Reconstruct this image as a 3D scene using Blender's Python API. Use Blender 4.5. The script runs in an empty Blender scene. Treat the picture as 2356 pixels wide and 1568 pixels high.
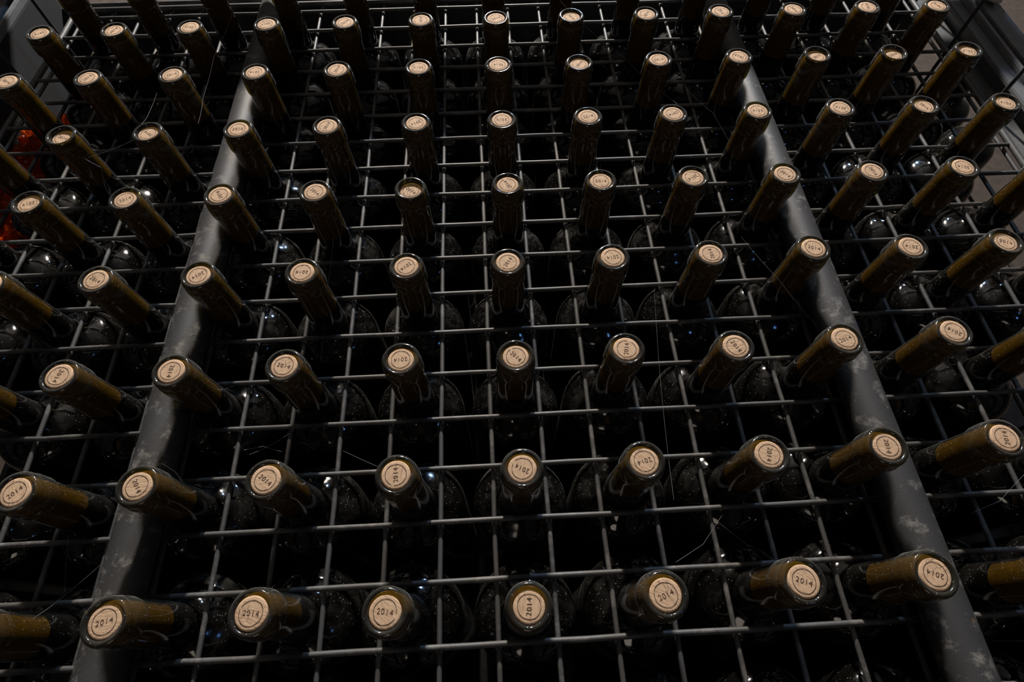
import bpy, bmesh, math, random
from mathutils import Vector, Matrix, noise

random.seed(7)
S = bpy.context.scene
COL = S.collection
ZM = 0.45                      # height of the wire lid above the cellar floor

# ---------------------------------------------------------------- camera
cam_d = bpy.data.cameras.new('camera')
cam_d.sensor_width = 36.0
cam_d.lens = 1269.47 * 36.0 / 2356.0
cam_d.clip_start = 0.01
cam = bpy.data.objects.new('camera', cam_d)
COL.objects.link(cam)
cam.location = (0.04864, 0.00036, ZM + 0.42225)
cam.rotation_euler = (0.499684, -0.0003096, -0.0518418)
S.camera = cam

# ---------------------------------------------------------------- world, lamps, exposure
W = bpy.data.worlds.new('cellar_dusk'); S.world = W; W.use_nodes = True
bg = W.node_tree.nodes['Background']
bg.inputs[0].default_value = (0.80, 0.86, 1.0, 1); bg.inputs[1].default_value = 0.006

def lamp(name, loc, power, color, radius):
    l = bpy.data.lights.new(name, 'POINT'); l.shadow_soft_size = radius
    l.energy = power; l.color = color
    o = bpy.data.objects.new(name, l); COL.objects.link(o); o.location = loc
    return o
lamp('cellar_lamp', (0.02, 2.75, ZM + 1.22), 600.0, (1.0, 0.91, 0.81), 0.065)
lamp('cool_lamp', (0.55, 2.70, ZM + 1.25), 90.0, (0.40, 0.65, 1.0), 0.06)
lamp('front_fill', (-0.15, -1.55, ZM + 1.25), 9.0, (1.0, 0.86, 0.70), 0.3)  # fill light added on the camera side to lift the near neck sides
lamp('blue_lamp', (1.0, -0.5, ZM + 1.6), 1.8, (0.18, 0.45, 1.0), 0.05)

S.view_settings.view_transform = 'Standard'
S.view_settings.look = 'None'
S.view_settings.gamma = 1.0
S.view_settings.use_curve_mapping = False
S.view_settings.exposure = 0.0
S.cycles.max_bounces = 8
S.cycles.transparent_max_bounces = 24
S.cycles.use_denoising = True
S.cycles.sample_clamp_indirect = 4.0

# ---------------------------------------------------------------- materials
def mat(name):
    m = bpy.data.materials.new(name); m.use_nodes = True
    nt = m.node_tree; nt.nodes.clear()
    out = nt.nodes.new('ShaderNodeOutputMaterial')
    return m, nt, out
def N(nt, t, **kw):
    n = nt.nodes.new(t)
    for k, v in kw.items():
        if k in n.inputs: n.inputs[k].default_value = v
        else: setattr(n, k, v)
    return n
def ramp(nt, src, stops):
    r = nt.nodes.new('ShaderNodeValToRGB'); e = r.color_ramp.elements
    while len(e) < len(stops): e.new(0.5)
    for i, (p, c) in enumerate(stops):
        e[i].position = p; e[i].color = (c[0], c[1], c[2], 1) if hasattr(c, '__len__') else (c, c, c, 1)
    nt.links.new(src, r.inputs[0]); return r
def coords(nt, rnd=True):
    tc = N(nt, 'ShaderNodeTexCoord')
    if not rnd: return tc.outputs['Object']
    oi = N(nt, 'ShaderNodeObjectInfo')
    mu = N(nt, 'ShaderNodeMath', operation='MULTIPLY'); mu.inputs[1].default_value = 37.0
    nt.links.new(oi.outputs['Random'], mu.inputs[0])
    ad = N(nt, 'ShaderNodeVectorMath', operation='ADD')
    nt.links.new(tc.outputs['Object'], ad.inputs[0]); nt.links.new(mu.outputs[0], ad.inputs[1])
    return ad.outputs[0]
def math_(nt, op, a, b=None):
    m = N(nt, 'ShaderNodeMath', operation=op)
    for i, v in enumerate((a, b)):
        if v is None: continue
        if isinstance(v, (int, float)): m.inputs[i].default_value = v
        else: nt.links.new(v, m.inputs[i])
    return m.outputs[0]

def make_glass():
    m, nt, out = mat('olive_glass'); L = nt.links
    co = coords(nt)
    tr = N(nt, 'ShaderNodeBsdfTransparent'); tr.inputs[0].default_value = (0.262, 0.222, 0.026, 1)
    gl = N(nt, 'ShaderNodeBsdfGlossy'); gl.inputs['Color'].default_value = (0.95, 0.96, 1, 1)
    n1 = N(nt, 'ShaderNodeTexNoise', Scale=60.0, Detail=3.0); L.new(co, n1.inputs['Vector'])
    rr = ramp(nt, n1.outputs[0], [(0.35, 0.05), (0.75, 0.16)]); L.new(rr.outputs[0], gl.inputs['Roughness'])
    bm_ = N(nt, 'ShaderNodeMapping'); bm_.inputs['Scale'].default_value = (1.0, 1.0, 0.14); L.new(co, bm_.inputs[0])
    bn = N(nt, 'ShaderNodeTexNoise', Scale=95.0, Detail=1.0); L.new(bm_.outputs[0], bn.inputs['Vector'])
    bu = N(nt, 'ShaderNodeBump', Strength=0.12, Distance=0.001); L.new(bn.outputs[0], bu.inputs['Height'])
    L.new(bu.outputs[0], gl.inputs['Normal'])
    fr = N(nt, 'ShaderNodeFresnel', IOR=1.52)
    geo = N(nt, 'ShaderNodeNewGeometry')
    front = math_(nt, 'SUBTRACT', 1.0, geo.outputs['Backfacing'])
    fac = math_(nt, 'MULTIPLY', fr.outputs[0], front)
    mx = N(nt, 'ShaderNodeMixShader'); L.new(fac, mx.inputs[0]); L.new(tr.outputs[0], mx.inputs[1]); L.new(gl.outputs[0], mx.inputs[2])
    # dust film, thicker on what faces up, and fine specks
    sp = N(nt, 'ShaderNodeSeparateXYZ'); L.new(geo.outputs['Normal'], sp.inputs[0])
    up = math_(nt, 'MAXIMUM', sp.outputs['Z'], 0.0)
    n2 = N(nt, 'ShaderNodeTexNoise', Scale=45.0, Detail=6.0, Roughness=0.7); L.new(co, n2.inputs['Vector'])
    d1 = ramp(nt, n2.outputs[0], [(0.50, 0.0), (0.8, 0.06)])
    tz = N(nt, 'ShaderNodeTexCoord'); sz = N(nt, 'ShaderNodeSeparateXYZ'); L.new(tz.outputs['Object'], sz.inputs[0])
    lip = math_(nt, 'GREATER_THAN', sz.outputs['Z'], 0.2815)      # the mouth ring is the dustiest place
    base = math_(nt, 'ADD', 0.0035, math_(nt, 'MULTIPLY', lip, math_(nt, 'ADD', 0.008, math_(nt, 'MULTIPLY', up, 0.018))))
    film = math_(nt, 'ADD', math_(nt, 'MULTIPLY', d1.outputs[0], math_(nt, 'ADD', math_(nt, 'MULTIPLY', up, 0.6), 0.2)), base)
    dp = N(nt, 'ShaderNodeVectorMath', operation='DOT_PRODUCT'); L.new(geo.outputs['Normal'], dp.inputs[0]); L.new(geo.outputs['Incoming'], dp.inputs[1])
    cosv = math_(nt, 'MAXIMUM', math_(nt, 'ABSOLUTE', dp.outputs['Value']), 0.035)
    film = math_(nt, 'MINIMUM', math_(nt, 'DIVIDE', film, cosv), 0.6)  # a film looks thicker at a glancing view
    vo = N(nt, 'ShaderNodeTexVoronoi', Scale=760.0); L.new(co, vo.inputs['Vector'])
    sc = N(nt, 'ShaderNodeSeparateColor'); L.new(vo.outputs['Color'], sc.inputs[0])
    pick = math_(nt, 'GREATER_THAN', sc.outputs[0], 0.87)
    dot = math_(nt, 'LESS_THAN', vo.outputs['Distance'], 0.22)
    speck = math_(nt, 'MULTIPLY', math_(nt, 'MULTIPLY', pick, dot), 0.5)
    du = math_(nt, 'MULTIPLY', math_(nt, 'MAXIMUM', film, speck), front)
    df = N(nt, 'ShaderNodeBsdfDiffuse'); df.inputs[0].default_value = (0.43, 0.42, 0.385, 1)
    m2 = N(nt, 'ShaderNodeMixShader'); L.new(du, m2.inputs[0]); L.new(mx.outputs[0], m2.inputs[1]); L.new(df.outputs[0], m2.inputs[2])
    L.new(m2.outputs[0], out.inputs[0]); return m

def make_cork():
    m, nt, out = mat('cork'); L = nt.links
    co = coords(nt)
    p = N(nt, 'ShaderNodeBsdfPrincipled', Roughness=0.85)
    mp = N(nt, 'ShaderNodeMapping'); mp.inputs['Scale'].default_value = (1.0, 5.0, 1.0); L.new(co, mp.inputs[0])
    n1 = N(nt, 'ShaderNodeTexNoise', Scale=190.0, Detail=5.0, Roughness=0.65); L.new(mp.outputs[0], n1.inputs['Vector'])
    c1 = ramp(nt, n1.outputs[0], [(0.28, (0.34, 0.21, 0.122)), (0.5, (0.52, 0.35, 0.222)), (0.75, (0.61, 0.435, 0.295))])
    # growth-ring cracks: thin dark lines, only in patches
    wv = N(nt, 'ShaderNodeTexNoise', Scale=130.0, Detail=2.0); L.new(co, wv.inputs['Vector'])
    mw = N(nt, 'ShaderNodeMix', data_type='VECTOR'); mw.inputs[0].default_value = 0.0035
    L.new(co, mw.inputs[4]); L.new(wv.outputs['Color'], mw.inputs[5])
    vo = N(nt, 'ShaderNodeTexVoronoi', Scale=210.0, feature='DISTANCE_TO_EDGE'); L.new(mw.outputs[1], vo.inputs['Vector'])
    ln = ramp(nt, vo.outputs['Distance'], [(0.0, 1.0), (0.035, 0.0)])
    n3 = N(nt, 'ShaderNodeTexNoise', Scale=85.0, Detail=2.0); L.new(co, n3.inputs['Vector'])
    pm = ramp(nt, n3.outputs[0], [(0.58, 0.0), (0.66, 1.0)])
    ck = math_(nt, 'MULTIPLY', math_(nt, 'MULTIPLY', ln.outputs[0], pm.outputs[0]), 0.8)
    mc = N(nt, 'ShaderNodeMix', data_type='RGBA'); L.new(ck, mc.inputs[0]); L.new(c1.outputs[0], mc.inputs[6]); mc.inputs[7].default_value = (0.12, 0.06, 0.03, 1)
    L.new(mc.outputs[2], p.inputs['Base Color'])
    bu = N(nt, 'ShaderNodeBump', Strength=0.55, Distance=0.0006)
    hh = math_(nt, 'SUBTRACT', n1.outputs[0], ck); L.new(hh, bu.inputs['Height']); L.new(bu.outputs[0], p.inputs['Normal'])
    L.new(p.outputs[0], out.inputs[0]); return m

def make_metal(name, base, dust, dustamt, rough, scale=40.0, rust=0.0, metallic=0.0, lo=0.55):
    m, nt, out = mat(name); L = nt.links
    co = coords(nt)
    p = N(nt, 'ShaderNodeBsdfPrincipled', Roughness=rough, Metallic=metallic)
    n0 = N(nt, 'ShaderNodeTexNoise', Scale=900.0, Detail=2.0); L.new(co, n0.inputs['Vector'])
    n1 = N(nt, 'ShaderNodeTexNoise', Scale=scale, Detail=8.0, Roughness=0.72); L.new(co, n1.inputs['Vector'])
    d = ramp(nt, n1.outputs[0], [(lo, 0.0), (lo + 0.16, dustamt)])
    b0 = N(nt, 'ShaderNodeMix', data_type='RGBA'); L.new(n0.outputs[0], b0.inputs[0])
    b0.inputs[6].default_value = (*[c * 0.8 for c in base], 1); b0.inputs[7].default_value = (*[c * 1.25 for c in base], 1)
    mc = N(nt, 'ShaderNodeMix', data_type='RGBA'); L.new(d.outputs[0], mc.inputs[0]); L.new(b0.outputs[2], mc.inputs[6]); mc.inputs[7].default_value = (*dust, 1)
    last = mc.outputs[2]
    if rust:
        n2 = N(nt, 'ShaderNodeTexNoise', Scale=55.0, Detail=5.0); L.new(co, n2.inputs['Vector'])
        r = ramp(nt, n2.outputs[0], [(0.70, 0.0), (0.76, rust)])
        m3 = N(nt, 'ShaderNodeMix', data_type='RGBA'); L.new(r.outputs[0], m3.inputs[0]); L.new(last, m3.inputs[6]); m3.inputs[7].default_value = (0.22, 0.07, 0.025, 1)
        last = m3.outputs[2]
    L.new(last, p.inputs['Base Color'])
    bu = N(nt, 'ShaderNodeBump', Strength=0.25, Distance=0.0003); L.new(n0.outputs[0], bu.inputs['Height']); L.new(bu.outputs[0], p.inputs['Normal'])
    L.new(p.outputs[0], out.inputs[0]); return m

def make_plain(name, color, rough, trans=None):
    m, nt, out = mat(name); L = nt.links
    co = coords(nt)
    p = N(nt, 'ShaderNodeBsdfPrincipled', Roughness=rough)
    n1 = N(nt, 'ShaderNodeTexNoise', Scale=60.0, Detail=5.0); L.new(co, n1.inputs['Vector'])
    r = ramp(nt, n1.outputs[0], [(0.3, [c * 0.65 for c in color]), (0.7, [min(1, c * 1.25) for c in color])])
    L.new(r.outputs[0], p.inputs['Base Color'])
    if trans:
        t = N(nt, 'ShaderNodeBsdfTranslucent'); t.inputs[0].default_value = (*trans, 1)
        mx = N(nt, 'ShaderNodeMixShader'); mx.inputs[0].default_value = 0.4
        L.new(p.outputs[0], mx.inputs[1]); L.new(t.outputs[0], mx.inputs[2]); L.new(mx.outputs[0], out.inputs[0])
    else:
        L.new(p.outputs[0], out.inputs[0])
    return m

GLASS = make_glass()
CORK = make_cork()
INK = make_plain('burnt_ink', (0.06, 0.028, 0.014), 0.8)
WINE = make_plain('red_wine', (0.006, 0.0025, 0.003), 0.6)
for n in WINE.node_tree.nodes:
    if n.type == 'BSDF_PRINCIPLED': n.inputs['Specular IOR Level'].default_value = 0.0   # wine wets the glass: no second surface
WIRE = make_metal('dusty_wire', (0.048, 0.0475, 0.0475), (0.16, 0.155, 0.15), 0.7, 0.55, 55.0, 0.15, 0.0, 0.52)
TUBE = make_metal('grey_painted_steel', (0.033, 0.033, 0.035), (0.22, 0.21, 0.195), 0.85, 0.6, 70.0, 0.7, 0.0, 0.54)
RAIL = make_metal('dull_rail_steel', (0.115, 0.12, 0.13), (0.26, 0.25, 0.23), 0.6, 0.5, 30.0, 0.3)
BLUED = make_metal('blued_sheet', (0.006, 0.0075, 0.011), (0.03, 0.03, 0.03), 0.3, 0.9, 30.0)
DARK = make_metal('black_steel', (0.02, 0.02, 0.022), (0.08, 0.08, 0.08), 0.4, 0.6, 30.0)
FILM = make_plain('orange_film', (0.60, 0.105, 0.014), 0.14, (0.9, 0.20, 0.02))
EARTH = make_plain('brown_floor', (0.035, 0.024, 0.018), 0.9)
PLASTER = make_metal('cellar_plaster', (0.03, 0.028, 0.026), (0.05, 0.05, 0.05), 0.8, 0.9, 2.0)
LIME = make_metal('limewash', (0.17, 0.165, 0.155), (0.3, 0.3, 0.28), 0.8, 0.9, 2.0)
STONE = make_plain('pale_mortar', (0.52, 0.46, 0.42), 0.9)
SILK = make_plain('spider_silk', (0.30, 0.30, 0.31), 0.5)

# ---------------------------------------------------------------- helpers
def link(name, me, parent=None, m=None, loc=None):
    o = bpy.data.objects.new(name, me); COL.objects.link(o)
    if parent: o.parent = parent
    if loc is not None: o.location = loc
    if m and me and not me.materials: me.materials.append(m)
    return o
def tag(o, label=None, cat=None, group=None, kind=None):
    for k, v in (('label', label), ('category', cat), ('group', group), ('kind', kind)):
        if v: o[k] = v
    return o
def thing(name, label, cat, loc=(0, 0, 0), group=None):
    return tag(link(name, None, loc=loc), label, cat, group)
def finish(bm, name, smooth=True, angle=40):
    bmesh.ops.recalc_face_normals(bm, faces=bm.faces)
    me = bpy.data.meshes.new(name); bm.to_mesh(me); bm.free()
    if smooth:
        for p in me.polygons: p.use_smooth = True
        me.set_sharp_from_angle(angle=math.radians(angle))
    return me
def lathe(name, prof, seg=32, jitter=0.0, angle=50):
    bm = bmesh.new(); rings = []
    for r, z in prof:
        if r < 1e-6: rings.append([bm.verts.new((0, 0, z))]); continue
        rings.append([bm.verts.new((r * math.cos(2 * math.pi * i / seg), r * math.sin(2 * math.pi * i / seg),
                                    z + (random.uniform(-jitter, jitter) if jitter else 0))) for i in range(seg)])
    for a, b in zip(rings, rings[1:]):
        for i in range(seg):
            j = (i + 1) % seg
            if len(a) == 1 and len(b) == 1: continue
            if len(a) == 1: bm.faces.new((a[0], b[i], b[j]))
            elif len(b) == 1: bm.faces.new((a[i], a[j], b[0]))
            else: bm.faces.new((a[i], a[j], b[j], b[i]))
    return finish(bm, name, True, angle)
def tube_mesh(name, pts, r, seg=10, cap=True):
    """round bar along a poly-line"""
    bm = bmesh.new(); rings = []; n = len(pts); P = [Vector(p) for p in pts]
    for k in range(n):
        d = (P[min(k + 1, n - 1)] - P[max(k - 1, 0)]).normalized()
        u = d.cross(Vector((0, 0, 1)) if abs(d.z) < 0.9 else Vector((1, 0, 0))).normalized(); v = d.cross(u)
        rings.append([bm.verts.new(P[k] + r * (math.cos(2 * math.pi * i / seg) * u + math.sin(2 * math.pi * i / seg) * v)) for i in range(seg)])
    for a, b in zip(rings, rings[1:]):
        for i in range(seg):
            j = (i + 1) % seg; bm.faces.new((a[i], a[j], b[j], b[i]))
    if cap:
        bm.faces.new(rings[0]); bm.faces.new(rings[-1][::-1])
    return finish(bm, name, True, 50)
def box_mesh(name, lo, hi, bev=0.001):
    bm = bmesh.new(); bmesh.ops.create_cube(bm, size=1.0)
    for v in bm.verts:
        v.co = Vector([lo[i] + (v.co[i] + 0.5) * (hi[i] - lo[i]) for i in range(3)])
    if bev: bmesh.ops.bevel(bm, geom=bm.edges[:], offset=bev, segments=2, affect='EDGES')
    return finish(bm, name, True, 35)

# ---------------------------------------------------------------- setting: cellar floor
bm = bmesh.new(); bmesh.ops.create_grid(bm, x_segments=40, y_segments=40, size=3.8)
for v in bm.verts:
    v.co.z = 0.006 * noise.noise(v.co * 3.0) - 0.006
    v.co.y += 1.7; v.co.x *= 0.66
tag(link('floor', finish(bm, 'floor', True), m=EARTH), kind='structure')

def slab(name, lo, hi, m=None):
    tag(link(name, box_mesh(name, lo, hi, 0), m=m or PLASTER), kind='structure')
slab('ceiling', (-2.6, -2.2, ZM + 2.3), (2.6, 5.6, ZM + 2.4))
slab('wall_back', (-2.6, 5.5, 0), (2.6, 5.6, ZM + 2.3), LIME)
slab('wall_front', (-2.6, -2.2, 0), (2.6, -2.1, ZM + 2.3))
slab('wall_left', (-2.6, -2.1, 0), (-2.5, 5.5, ZM + 2.3))
slab('wall_right', (2.5, -2.1, 0), (2.6, 5.5, ZM + 2.3))

# ---------------------------------------------------------------- crate
Y0, Y1 = -0.16, 0.775
XL, XR = -0.4965, 0.6185
crate = thing('bottle_crate', 'dark steel crate with side rails holding the rows of wine bottles', 'crate', (0.061, 0.3, 0))
def part(name, me, m, parent=crate, label=None):
    o = link(name, me, parent, m)
    w = Vector((0, 0, 0)); q = parent
    while q: w += q.location; q = q.parent
    o.location = -w
    if label: o['label'] = label
    return o
part('base_panel', box_mesh('base_panel', (XL - 0.02, Y0, ZM - 0.2345), (XR + 0.02, Y1, ZM - 0.2275)), DARK)
for sx, edge in ((1, 0.641), (-1, -0.518)):
    def X(a, b): return (edge + min(sx * a, sx * b), edge + max(sx * a, sx * b))
    a, b = X(-0.003, 0.003)
    rail = part('side_rail', box_mesh('rail_ridge', (a, Y0, ZM - 0.02), (b, Y1, ZM + 0.032)), RAIL)
    if sx > 0:
        part('lower_lip', box_mesh('lower_lip', (0.6140, Y0, ZM - 0.003), (0.634, Y1, ZM + 0.0015)), RAIL, rail)
        part('inner_flange', box_mesh('inner_flange', (0.6225, Y0, ZM + 0.020), (0.638, Y1, ZM + 0.0255)), RAIL, rail)
    else:
        part('side_plate', box_mesh('side_plate', (-0.5155, Y0, ZM - 0.11), (-0.513, Y1, ZM + 0.024)), BLUED, rail)
    #, box_mesh('inner_flange', (a, Y0, ZM + 0.020), (b, Y1, ZM + 0.0255)), RAIL, rail)
    a, b = X(0.003, 0.017); part('channel', box_mesh('rail_channel', (a, Y0, ZM + 0.008), (b, Y1, ZM + 0.013)), DARK, rail)
    a, b = X(0.0165, 0.041); part('outer_flange', box_mesh('outer_flange', (a, Y0, ZM + 0.008), (b, Y1, ZM + 0.0265)), RAIL, rail)
    a, b = X(-0.012, -0.004)
    part('side_sill', box_mesh('side_sill', (a, Y0, ZM - 0.235), (b, Y1, ZM - 0.19)), DARK)
    for k in range(9):
        y = (0.605 if sx > 0 else 0.602) + 0.1075 * (k - 7)
        if k == 8: y = 0.704
        x = 0.611 if sx > 0 else -0.490
        part('upright_rod', tube_mesh('upright_rod', [(x, y, ZM - 0.228), (x, y, ZM + 0.24)], 0.0021), DARK)
    for y in (Y0 + 0.012, Y1 - 0.012):
        a, b = X(-0.002, 0.026)
        part('corner_post', box_mesh('corner_post', (a, y - 0.014, 0.0), (b, y + 0.014, ZM + 0.26)), DARK)
    for z in (-0.07, -0.14):
        x = 0.6145 if sx > 0 else -0.4935
        part('side_wire', tube_mesh('side_wire', [(x, Y0, ZM + z), (x, Y1, ZM + z)], 0.0019), WIRE)
part('rear_rail', box_mesh('rear_rail', (XL - 0.02, Y1 - 0.01, ZM + 0.092), (XR + 0.02, Y1 + 0.014, ZM + 0.158)), DARK)
part('rear_shade_sheet', box_mesh('rear_shade_sheet', (XL - 0.02, Y1 - 0.004, ZM - 0.22), (XR + 0.02, Y1 + 0.001, ZM - 0.012)), DARK)  # added dark sheet, keeps the gaps behind the last row black
part('rear_sill', box_mesh('rear_sill', (XL - 0.02, Y1 - 0.01, ZM - 0.235), (XR + 0.02, Y1 + 0.01, ZM - 0.19)), DARK)
part('front_sill', box_mesh('front_sill', (XL - 0.02, Y0 - 0.01, ZM - 0.235), (XR + 0.02, Y0 + 0.01, ZM - 0.19)), DARK)

# ---------------------------------------------------------------- wire lid: three welded panels
M = 0.04; RL, RC, ZC = 0.00190, 0.00205, 0.0042
def wav(p0, p1, n, amp, seed):
    r = random.Random(seed); out = []
    for i in range(n + 1):
        t = i / n; p = Vector(p0).lerp(Vector(p1), t)
        a = 0 if i in (0, n) else amp
        out.append(p + Vector((r.uniform(-a, a), r.uniform(-a, a), r.uniform(-a, a) * 0.6)))
    return [sag(p) for p in out]
YN, YF = -0.092, 0.738
def sag(p):
    # the left lid panel is bent a little towards the middle at its far end
    u = max(0.0, (-p.x - 0.18) / 0.24); v = min(1.3, max(0.0, (p.y - 0.28) / 0.3))
    return Vector((p.x + 0.0095 * u ** 1.6 * v, p.y, p.z))
def panel(label, ks, x0, x1, outer=None):
    t = thing('wire_panel', label, 'wire mesh', ((x0 + x1) / 2, 0.3, ZM), 'welded wire lid panels')
    for k in ks:
        part('long_wire', tube_mesh('long_wire', wav((k * M, YN, ZM), (k * M, YF, ZM), 20, 0.00035, 100 + k), RL, 8), WIRE, t)
    for n in range(-2, 19):
        part('cross_wire', tube_mesh('cross_wire', wav((x0, n * M, ZM + ZC), (x1, n * M, ZM + ZC), 14, 0.00035, 300 + n + int(x0 * 999)), RC, 8), WIRE, t)
    part('edge_rod', tube_mesh('edge_rod', wav((x0, YF, ZM + ZC), (x1, YF, ZM + ZC), 6, 0.0, 1), 0.0030, 10), WIRE, t)
    part('edge_rod', tube_mesh('edge_rod', wav((x0, 0.7495, ZM + ZC), (x1, 0.7495, ZM + ZC), 6, 0.0, 1), 0.0026, 10), WIRE, t)
    if outer is not None:
        part('edge_rod', tube_mesh('edge_rod', wav((outer, YN, ZM + ZC), (outer, YF + 0.01, ZM + ZC), 14, 0.0, 1), 0.0032, 10), WIRE, t)
    return t
panel('welded wire mesh lid left of the left steel tube', range(-12, -5), -0.4885, -0.2125, -0.4905 + 0.001)
panel('widest welded wire mesh lid, between the two steel tubes', range(-5, 9), -0.2035, 0.3255)
panel('welded wire mesh lid right of the right steel tube', range(9, 16), 0.3385, 0.6075, 0.6065)

# ---------------------------------------------------------------- two round steel tubes lying on the wires
def steel_tube(x0, x1, label):
    t = thing('steel_tube', label, 'tube', ((x0 + x1) / 2, 0.3, ZM + 0.022), 'round steel tubes over the wire lid')
    r, ri = 0.0149, 0.0125
    bm = bmesh.new(); seg = 40; ys = (Y0 + 0.02, Y1 - 0.005); rings = []
    for y, rr in ((ys[0], ri), (ys[0], r), (ys[1], r), (ys[1], ri)):
        x = x0 + (x1 - x0) * (y - ys[0]) / (ys[1] - ys[0])
        rings.append([bm.verts.new((x + rr * math.cos(2 * math.pi * i / seg), y, ZM + 0.0218 + rr * math.sin(2 * math.pi * i / seg))) for i in range(seg)])
    for a, b in zip(rings, rings[1:] + rings[:1]):
        for i in range(seg):
            j = (i + 1) % seg; bm.faces.new((a[i], a[j], b[j], b[i]))
    part('tube_wall', finish(bm, 'tube_wall', True, 40), TUBE, t)
    for y in ys:
        x = x0 if y == ys[0] else x1
        part('tube_plug', tube_mesh('tube_plug', [(x, y - 0.002, ZM + 0.0218), (x, y + 0.002, ZM + 0.0218)], ri - 0.0002, 24), DARK, t)
steel_tube(-0.2075, -0.2085, 'left of the two round grey steel tubes lying across the wire lid')
steel_tube(0.3315, 0.3335, 'right of the two round grey steel tubes, dustier along its right side')

# ---------------------------------------------------------------- wine bottle prototype (local z = 0 at the base, rim at 0.300)
H = 0.2995
def z(d): return H - d          # d measured down from the rim
outer = [(0.0, 0.012), (0.020, 0.008), (0.032, 0.0005), (0.0350, 0.0), (0.0370, 0.003), (0.03745, 0.010), (0.03745, z(0.112)),
         (0.0373, z(0.105)), (0.0367, z(0.0995)), (0.0353, z(0.0945)), (0.0328, z(0.0900)), (0.0290, z(0.0868)), (0.0245, z(0.0845)),
         (0.0205, z(0.0825)), (0.0178, z(0.0805)), (0.0160, z(0.0782)), (0.0150, z(0.0750)), (0.0146, z(0.0705)), (0.0143, z(0.062)), (0.0138, z(0.045)), (0.0132, z(0.0280)), (0.0130, z(0.0210)),
         (0.01305, z(0.0204)), (0.0136, z(0.0197)), (0.0141, z(0.0188)), (0.01432, z(0.0174)), (0.01435, z(0.0130)), (0.01432, z(0.0092)), (0.0141, z(0.0080)),
         (0.0136, z(0.0071)), (0.01335, z(0.0063)), (0.0135, z(0.0054)), (0.01372, z(0.0042)), (0.0137, z(0.0030)), (0.01345, z(0.0018)), (0.0130, z(0.0008)),
         (0.01235, z(0.0002)), (0.0114, z(0.0)), (0.01045, z(0.0003)), (0.00985, z(0.0012)), (0.00955, z(0.0030)), (0.0095, z(0.0055)), (0.0095, z(0.010))]
me_glass = lathe('bottle_glass', outer, 40, 0, 80)
me_glass.materials.append(GLASS)
wine_prof = [(0.0, 0.014), (0.033, 0.004), (0.0360, 0.010), (0.0360, z(0.112)), (0.0352, z(0.100)), (0.0338, z(0.0950)), (0.0313, z(0.0908)), (0.027, z(0.0878)),
             (0.0225, z(0.0856)), (0.0185, z(0.0832)), (0.0162, z(0.0808)), (0.0145, z(0.0778)), (0.0136, z(0.072)), (0.0133, z(0.062)), (0.0130, z(0.0515)), (0.0, z(0.0515))]
me_wine = lathe('bottle_wine', wine_prof, 28, 0, 60); me_wine.materials.append(WINE)
# cork: local z = 0 at its top face
def cork_mesh(i):
    random.seed(40 + i)
    prof = [(0.0, 0.0), (0.0035, 0.0), (0.0065, 0.0), (0.0082, -0.00002), (0.0090, -0.0002), (0.00935, -0.0007), (0.0094, -0.0030), (0.0118, -0.0062), (0.0119, -0.0150), (0.0120, -0.022), (0.0127, -0.0485), (0.0, -0.0485)]
    return lathe('cork_%d' % i, prof, 32, 0.00006, 60)
CORKS = [cork_mesh(i) for i in range(4)]
for c in CORKS: c.materials.append(CORK)
# stamp: a wobbly ring and the year
def stamp_mesh(i):
    r = random.Random(90 + i)
    cu = bpy.data.curves.new('year', 'FONT'); cu.body = '2014'; cu.size = 0.0036; cu.align_x = 'CENTER'; cu.align_y = 'CENTER'
    cu.space_character = 1.17; cu.resolution_u = 3; cu.offset = -0.00001
    to = bpy.data.objects.new('year', cu); COL.objects.link(to)
    dg = bpy.context.evaluated_depsgraph_get(); dg.update()
    me = bpy.data.meshes.new_from_object(to.evaluated_get(dg))
    bpy.data.objects.remove(to); bpy.data.curves.remove(cu)
    bm = bmesh.new(); bm.from_mesh(me); bpy.data.meshes.remove(me)
    xs = [v.co.x for v in bm.verts]; ys = [v.co.y for v in bm.verts]
    cx, cy = (max(xs) + min(xs)) / 2, (max(ys) + min(ys)) / 2; sx = 0.0094 / (max(xs) - min(xs)); sy = 0.0030 / (max(ys) - min(ys))
    for v in bm.verts:
        x, y = (v.co.x - cx) * sx, (v.co.y - cy) * sy
        q = noise.noise_vector(Vector((x * 260, y * 260, i * 9.1))) * 0.00026
        v.co = Vector((x + q.x, y + q.y + 0.00012 * math.sin(x * 500 + i), 0))
    n = 56; R = 0.0067; gap0 = r.uniform(0, n); gl = r.choice((0, 0, 2, 4)); ring = []
    for k in range(n + 1):
        a = 2 * math.pi * k / n
        w = 0.00028 * noise.noise(Vector((math.cos(a) * 1.6, math.sin(a) * 1.6, i * 3.3)))
        t = 0.00017 + 0.00007 * noise.noise(Vector((math.cos(a) * 5, math.sin(a) * 5, i * 7.7)))
        ring.append((bm.verts.new(((R + w - t) * math.cos(a), (R + w - t) * math.sin(a), 0)), bm.verts.new(((R + w + t) * math.cos(a), (R + w + t) * math.sin(a), 0))))
    for k in range(n):
        if gl and (k - gap0) % n < gl: continue
        bm.faces.new((ring[k][0], ring[k][1], ring[k + 1][1], ring[k + 1][0]))
    me = finish(bm, 'stamp_%d' % i, False)
    me.materials.append(INK); return me
STAMPS = [stamp_mesh(i) for i in range(6)]

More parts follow.
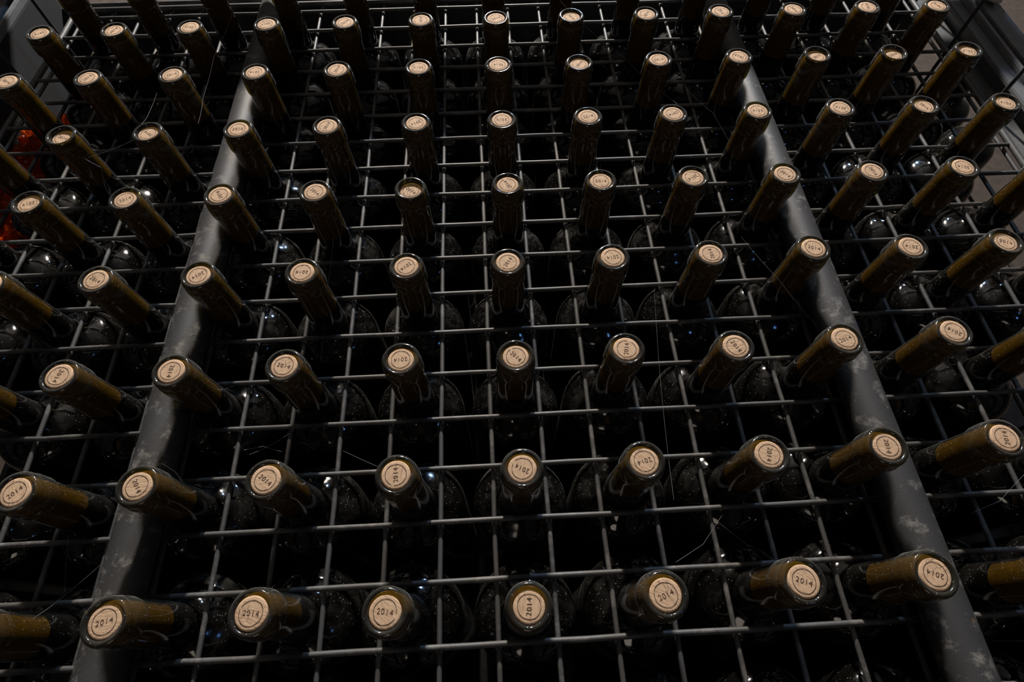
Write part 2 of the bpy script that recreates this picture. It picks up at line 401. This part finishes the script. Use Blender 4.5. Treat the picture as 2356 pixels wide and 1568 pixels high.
# measured rim positions (mm) and the reading direction of the stamp (degrees)
BOT = {
 0: {-3: (-180.3, 22.8, 12), -2: (-98.1, 22.5, -6), -1: (-22.8, 19.1, -8), 0: (59.6, 17.7, 85), 1: (138.1, 19.7, 20), 2: (219.9, 23.1, -25), 3: (298.0, 24.3, 155)},
 1: {-4: (-257.7, 98.7, 42), -3: (-182.3, 98.9, -62), -2: (-102.1, 98.6, -38), -1: (-20.2, 97.1, 95), 0: (60.5, 97.4, 152), 1: (139.4, 98.2, 195), 2: (220.5, 98.6, 250), 3: (299.1, 99.7, -100), 4: (378.4, 101.2, 78)},
 2: {-4: (-257.5, 178.9, -105), -3: (-180.6, 178.6, -95), -2: (-102.9, 179.0, -18), -1: (-20.9, 179.9, 183), 0: (60.8, 178.1, -45), 1: (139.7, 179.6, 80), 2: (218.6, 178.0, -62), 3: (298.4, 179.6, 17), 4: (380.0, 181.9, 138)},
 3: {-4: (-256.4, 260.1, -30), -3: (-180.1, 260.6, 212), -2: (-100.5, 259.4, 172), -1: (-20.1, 260.6, 218), 0: (58.9, 260.7, 58), 1: (141.3, 260.7, 187), 2: (219.6, 260.5, 95), 3: (301.9, 261.8, -20), 4: (379.3, 259.1, 162), 5: (458.0, 260.8, -24)},
 4: {-5: (-337.8, 343.7, 198), -4: (-258.2, 344.4, 25), -3: (-179.9, 344.3, 118), -2: (-100.1, 343.6, -48), -1: (-20.0, 341.9, -42), 0: (62.9, 344.1, 120), 1: (143.5, 344.0, 0), 2: (222.8, 343.0, 208), 3: (302.9, 342.9, -55), 4: (378.7, 341.1, -78), 5: (459.6, 342.1, 165)},
 5: {-5: (-337.3, 422.7, -28), -4: (-260.5, 423.8, 140), -3: (-179.2, 423.6, -2), -2: (-98.7, 422.9, 70), -1: (-16.6, 424.5, 210), 0: (61.5, 423.4, 180), 1: (141.0, 424.0, 12), 2: (220.5, 422.9, 200), 3: (300.3, 424.1, 176), 4: (378.6, 423.7, 160), 5: (458.7, 423.2, -62), 6: (537.4, 422.2, 158)},
 6: {-6: (-414.9, 500.8, -35), -5: (-338.3, 502.0, 55), -4: (-257.5, 502.5, 20), -3: (-177.5, 504.3, 180), -2: (-97.6, 503.5, 70), -1: (-16.8, 502.7, 178), 0: (61.4, 502.0, 172), 1: (141.4, 501.3, 50), 2: (221.5, 503.3, 8), 3: (303.1, 504.0, 140), 4: (382.2, 502.0, 35), 5: (460.2, 500.8, 28), 6: (536.8, 501.7, 165)},
 7: {-6: (-410.9, 577.9, 200), -5: (-335.6, 579.2, 60), -4: (-258.0, 579.7, 168), -3: (-179.1, 580.9, 200), -2: (-95.7, 580.4, 50), -1: (-15.4, 580.1, 90), 0: (61.7, 579.2, 20), 1: (141.7, 579.7, -60), 2: (222.0, 578.7, 60), 3: (302.2, 579.3, -80), 4: (380.7, 578.4, -70), 5: (461.6, 579.0, 80), 6: (537.4, 577.5, 110)},
}
RECESS = {(4, -1): 3.2, (4, 0): 1.4, (5, -5): 3.4, (5, -4): 2.4, (6, 4): 3.0, (6, 5): 3.2, (6, 6): 2.6, (7, 1): 2.2, (4, -4): 1.6, (4, 1): 1.4, (4, 2): 1.4, (5, 5): 2.0, (3, 5): 1.8, (4, -5): 2.2, (5, 6): 1.8, (6, 1): 2.2}
random.seed(11)
# bottles whose corks lie outside the frame but whose necks or shoulders show
for c in range(-5, 6): BOT.setdefault(-1, {})[c] = (79.3 * c + 60.5 + random.uniform(-.8, .8), -56.5 + random.uniform(-.8, .8), random.uniform(0, 360))
for r, cs in ((0, (-5, -4, 4, 5)), (1, (-5, 5)), (2, (-5, 5)), (3, (-5, -6, 6)), (4, (-6, 6)), (5, (-6,))):
    for c in cs: BOT[r][c] = (79.3 * c + 61.0 + random.uniform(-.6, .6), 80.4 * r + 18.6 + random.uniform(-.6, .6), random.uniform(0, 360))
for c in range(-6, 7): BOT.setdefault(8, {})[c] = (79.3 * c + 61.3 + random.uniform(-.8, .8), 657.0 + random.uniform(-.8, .8), random.uniform(0, 360))

ORD = ['first', 'second', 'third', 'fourth', 'fifth', 'sixth', 'seventh', 'eighth', 'ninth']
def turn(a):
    a = (a + 180) % 360 - 180
    if -30 <= a <= 30: return 'stamp upright'
    if 30 < a < 150: return 'stamp reading upwards'
    if -150 < a < -30: return 'stamp reading downwards'
    return 'stamp upside down'
def where(c):
    if c <= -4: return ORD[-4 - c] + ' left of left tube'
    if c >= 4: return ORD[c - 4] + ' right of right tube'
    return ORD[c + 3] + ' from left between the tubes'
def label(r, c, a):
    if r == -1: return 'wine bottle, only shoulders at bottom edge, ' + where(c)
    if r == 8: return 'shaded wine bottle, farthest row, cork out of frame, ' + where(c)
    inside = c in {0: range(-3, 4), 1: range(-4, 5), 2: range(-4, 5), 3: range(-4, 6), 4: range(-5, 6), 5: range(-5, 7), 6: range(-6, 7), 7: range(-6, 7)}[r]
    if not inside: return 'wine bottle, cork outside picture, %s row from front, ' % ORD[r] + where(c)
    return 'corked wine bottle, %s, %s row from front, ' % (turn(a), ORD[r]) + where(c)
idx = 0
for r in sorted(BOT):
    for c in sorted(BOT[r]):
        x, y, a = BOT[r][c]
        cc = sag(Vector((0.08 * c + 0.06, 0.08 * r + 0.02, 0)))
        x = 1000 * min(max(x / 1000, cc.x - 0.0026), cc.x + 0.0026); y = 1000 * min(max(y / 1000, cc.y - 0.0026), cc.y + 0.0026)
        t = thing('wine_bottle', label(r, c, a), 'wine bottle', (x / 1000, y / 1000, ZM + 0.0745 - H), 'wine bottles standing in the crate')
        t.rotation_euler = (random.uniform(-0.0008, 0.0008), random.uniform(-0.0008, 0.0008), 0)
        g = link('glass', me_glass, t); g.rotation_euler.z = random.uniform(0, 6.28)
        w = link('wine', me_wine, t)
        rec = RECESS.get((r, c), random.choice((0.3, 0.5, 0.7, 0.9, 1.2))) / 1000
        k = link('cork', random.choice(CORKS), t, loc=(0, 0, H - rec)); k.rotation_euler.z = random.uniform(0, 6.28)
        s = link('stamp', STAMPS[idx % 6], k, loc=(0, 0, 0.00016)); s.rotation_euler.z = math.radians(a) - k.rotation_euler.z
        idx += 1

# ---------------------------------------------------------------- neighbouring bottles in the next crate, beyond the right rail
for i, (x, y, zz, lab) in enumerate(((0.762, 0.700, ZM - 0.062 - H, 'dark bottle beyond the right crate rail, farther one in the picture corner'),
                                     (0.765, 0.618, ZM - 0.066 - H, 'dark bottle beyond the right crate rail, nearer one at the picture edge'))):
    t = thing('wine_bottle', lab, 'wine bottle', (x, y, zz), 'bottles beyond the right rail')
    link('glass', me_glass, t); link('wine', me_wine, t)
    k = link('cork', CORKS[i], t, loc=(0, 0, H - 0.001))
    s = link('stamp', STAMPS[i], k, loc=(0, 0, 0.00016))
nb = thing('storage_rack', 'dark low rack outside the crate carrying two more bottles', 'rack', (0.765, 0.66, 0))
part('shelf', box_mesh('rack_shelf', (0.715, 0.56, ZM - 0.066 - H - 0.012), (0.83, 0.76, ZM - 0.066 - H)), DARK, nb)
for x in (0.72, 0.825):
    for y in (0.566, 0.754):
        part('leg', box_mesh('rack_leg', (x - 0.005, y - 0.005, 0), (x + 0.005, y + 0.005, ZM - 0.066 - H - 0.012)), DARK, nb)

# ---------------------------------------------------------------- crumpled orange film wedged at the crate's left side
bm = bmesh.new(); nx, ny = 40, 90; V = []
for i in range(nx + 1):
    row = []
    for j in range(ny + 1):
        u, v = i / nx, j / ny
        x = -0.452 - 0.058 * u; y = 0.33 + 0.255 * v; zz = -0.040 - 0.012 * u
        n1 = noise.noise(Vector((u * 4, v * 7, 1.3))); n2 = abs(noise.noise(Vector((u * 9, v * 17, 5.1)))) + 0.3 * abs(noise.noise(Vector((u * 18, v * 34, 2.1))))
        zz += 0.012 * n1 + 0.030 * (0.5 - n2); x += 0.006 * noise.noise(Vector((u * 8, v * 14, 9.0)))
        row.append(bm.verts.new((max(min(x, -0.450), -0.5118), y, ZM + min(zz, -0.012))))
    V.append(row)
for i in range(nx):
    for j in range(ny): bm.faces.new((V[i][j], V[i + 1][j], V[i + 1][j + 1], V[i][j + 1]))
bmesh.ops.solidify(bm, geom=bm.faces[:], thickness=0.0006)
tag(link('plastic_film', finish(bm, 'plastic_film', True, 25), m=FILM), 'crumpled orange plastic film glinting beneath wire lid at left edge', 'plastic film')

# ---------------------------------------------------------------- mortar crumbs on the rails
def chunk(loc, s, seed, lab):
    bm = bmesh.new(); bmesh.ops.create_icosphere(bm, subdivisions=3, radius=1.0)
    for v in bm.verts:
        k = 1 + 0.35 * noise.noise(v.co * 1.3 + Vector((seed, 0, 0))) + 0.12 * noise.noise(v.co * 4 + Vector((seed, 3, 0)))
        v.co = Vector((v.co.x * s[0] * k, v.co.y * s[1] * k, v.co.z * s[2] * k))
    lo = min(v.co.z for v in bm.verts)
    for v in bm.verts: v.co.z -= lo
    tag(link('mortar_crumb', finish(bm, 'mortar_crumb', True, 35), m=STONE, loc=loc), lab, 'mortar chunk')
chunk((0.671, 0.662, ZM + 0.0263), (0.010, 0.014, 0.007), 2.0, 'pale crumbly mortar chunk lying on the right crate rail')
chunk((-0.549, 0.745, ZM + 0.0263), (0.008, 0.016, 0.005), 7.0, 'pale mortar chunk on the left crate rail at picture corner')

# ---------------------------------------------------------------- spider threads between the necks
def thread(pts, lab, r=0.00007):
    P = []
    for a, b in zip(pts, pts[1:]):
        A, B = Vector(a), Vector(b)
        for i in range(6):
            q = A.lerp(B, i / 6); q.z -= 0.004 * (B - A).length / 0.1 * math.sin(math.pi * i / 6) * 0.5; P.append(q)
    P.append(Vector(pts[-1]))
    tag(link('spider_thread', tube_mesh('spider_thread', [(p.x, p.y, ZM + p.z) for p in P], r, 5), m=SILK), lab, 'spider thread', 'spider threads')
for pts, lab in (
    ([(0.132, 0.606, 0.075), (0.158, 0.584, 0.060), (0.206, 0.568, 0.030), (0.234, 0.453, 0.060)], 'long thread slanting over the far middle cork rows'),
    ([(-0.340, 0.417, 0.062), (-0.326, 0.413, 0.055), (-0.312, 0.406, 0.050), (-0.321, 0.404, 0.030), (-0.332, 0.408, 0.000)], 'bright thread looped around the first far left bottle neck'),
    ([(-0.326, 0.413, 0.055), (-0.310, 0.429, 0.050), (-0.290, 0.443, 0.050)], 'thread stretching from left neck to the bottle behind it'),
    ([(-0.281, 0.451, 0.060), (-0.296, 0.495, 0.040), (-0.296, 0.523, 0.040)], 'thread crossing between two far left necks'),
    ([(-0.235, 0.461, 0.050), (-0.246, 0.512, 0.040), (-0.241, 0.566, 0.050), (-0.228, 0.639, 0.060)], 'beaded thread left of the left tube near the top'),
    ([(-0.361, 0.431, 0.050), (-0.370, 0.434, 0.020), (-0.337, 0.408, 0.000)], 'thread hanging from the third left corks near the top'),
    ([(-0.088, 0.312, 0.050), (-0.095, 0.266, 0.030), (-0.102, 0.217, 0.005)], 'upright thread in front of second bottle right of left tube'),
    ([(-0.074, 0.136, 0.010), (-0.032, 0.106, 0.060)], 'thread left of the middle column, slanting to the front'),
    ([(0.184, 0.260, 0.030), (0.182, 0.223, 0.020), (0.179, 0.172, 0.010), (0.174, 0.087, 0.005)], 'thread beside the fifth bottle between the tubes'),
    ([(0.533, 0.420, 0.068), (0.548, 0.422, 0.030), (0.550, 0.411, 0.010)], 'bright thread on the far right neck beside the rail'),
    ([(0.510, 0.421, 0.060), (0.537, 0.422, 0.030), (0.548, 0.409, 0.010)], 'second thread on the far right neck beside the rail'),
    ([(0.167, 0.044, 0.005), (0.189, 0.055, 0.005), (0.207, 0.074, 0.005)], 'thread slanting across cells left of the right tube'),
    ([(0.200, 0.073, 0.005), (0.224, 0.052, 0.000)], 'thread slanting toward front between fifth and sixth columns'),
    ([(0.255, 0.287, 0.060), (0.280, 0.250, 0.050), (0.304, 0.210, 0.040)], 'thread running down the right middle cells'),
    ([(-0.239, 0.028, 0.050), (-0.258, 0.044, 0.005), (-0.233, 0.065, 0.010)], 'thread across left front cells beside the corked bottle'),
    ([(-0.249, 0.080, 0.030), (-0.260, 0.066, 0.010), (-0.258, 0.046, 0.005)], 'upright thread in the left front cell'),
    ([(-0.175, 0.115, 0.066), (-0.175, 0.114, 0.050), (-0.171, 0.108, 0.045), (-0.174, 0.100, 0.040)], 'thread looped on the front left bottle neck'),
    ([(-0.155, 0.144, 0.000), (-0.143, 0.148, -0.005), (-0.125, 0.141, 0.000)], 'fine web strand low in the left front cell'),
    ([(-0.150, 0.140, 0.000), (-0.139, 0.146, -0.003), (-0.119, 0.154, 0.005)], 'fine web strand crossing left front cell slantwise'),
    ([(0.253, 0.487, 0.050), (0.284, 0.474, 0.030), (0.316, 0.394, 0.010)], 'thread slanting between far right necks and right tube'),
    ([(0.386, 0.065, 0.010), (0.412, 0.073, 0.010), (0.430, 0.089, 0.020)], 'thread on the right front cells beyond the right tube'),
): thread(pts, lab)

bpy.context.view_layer.update()
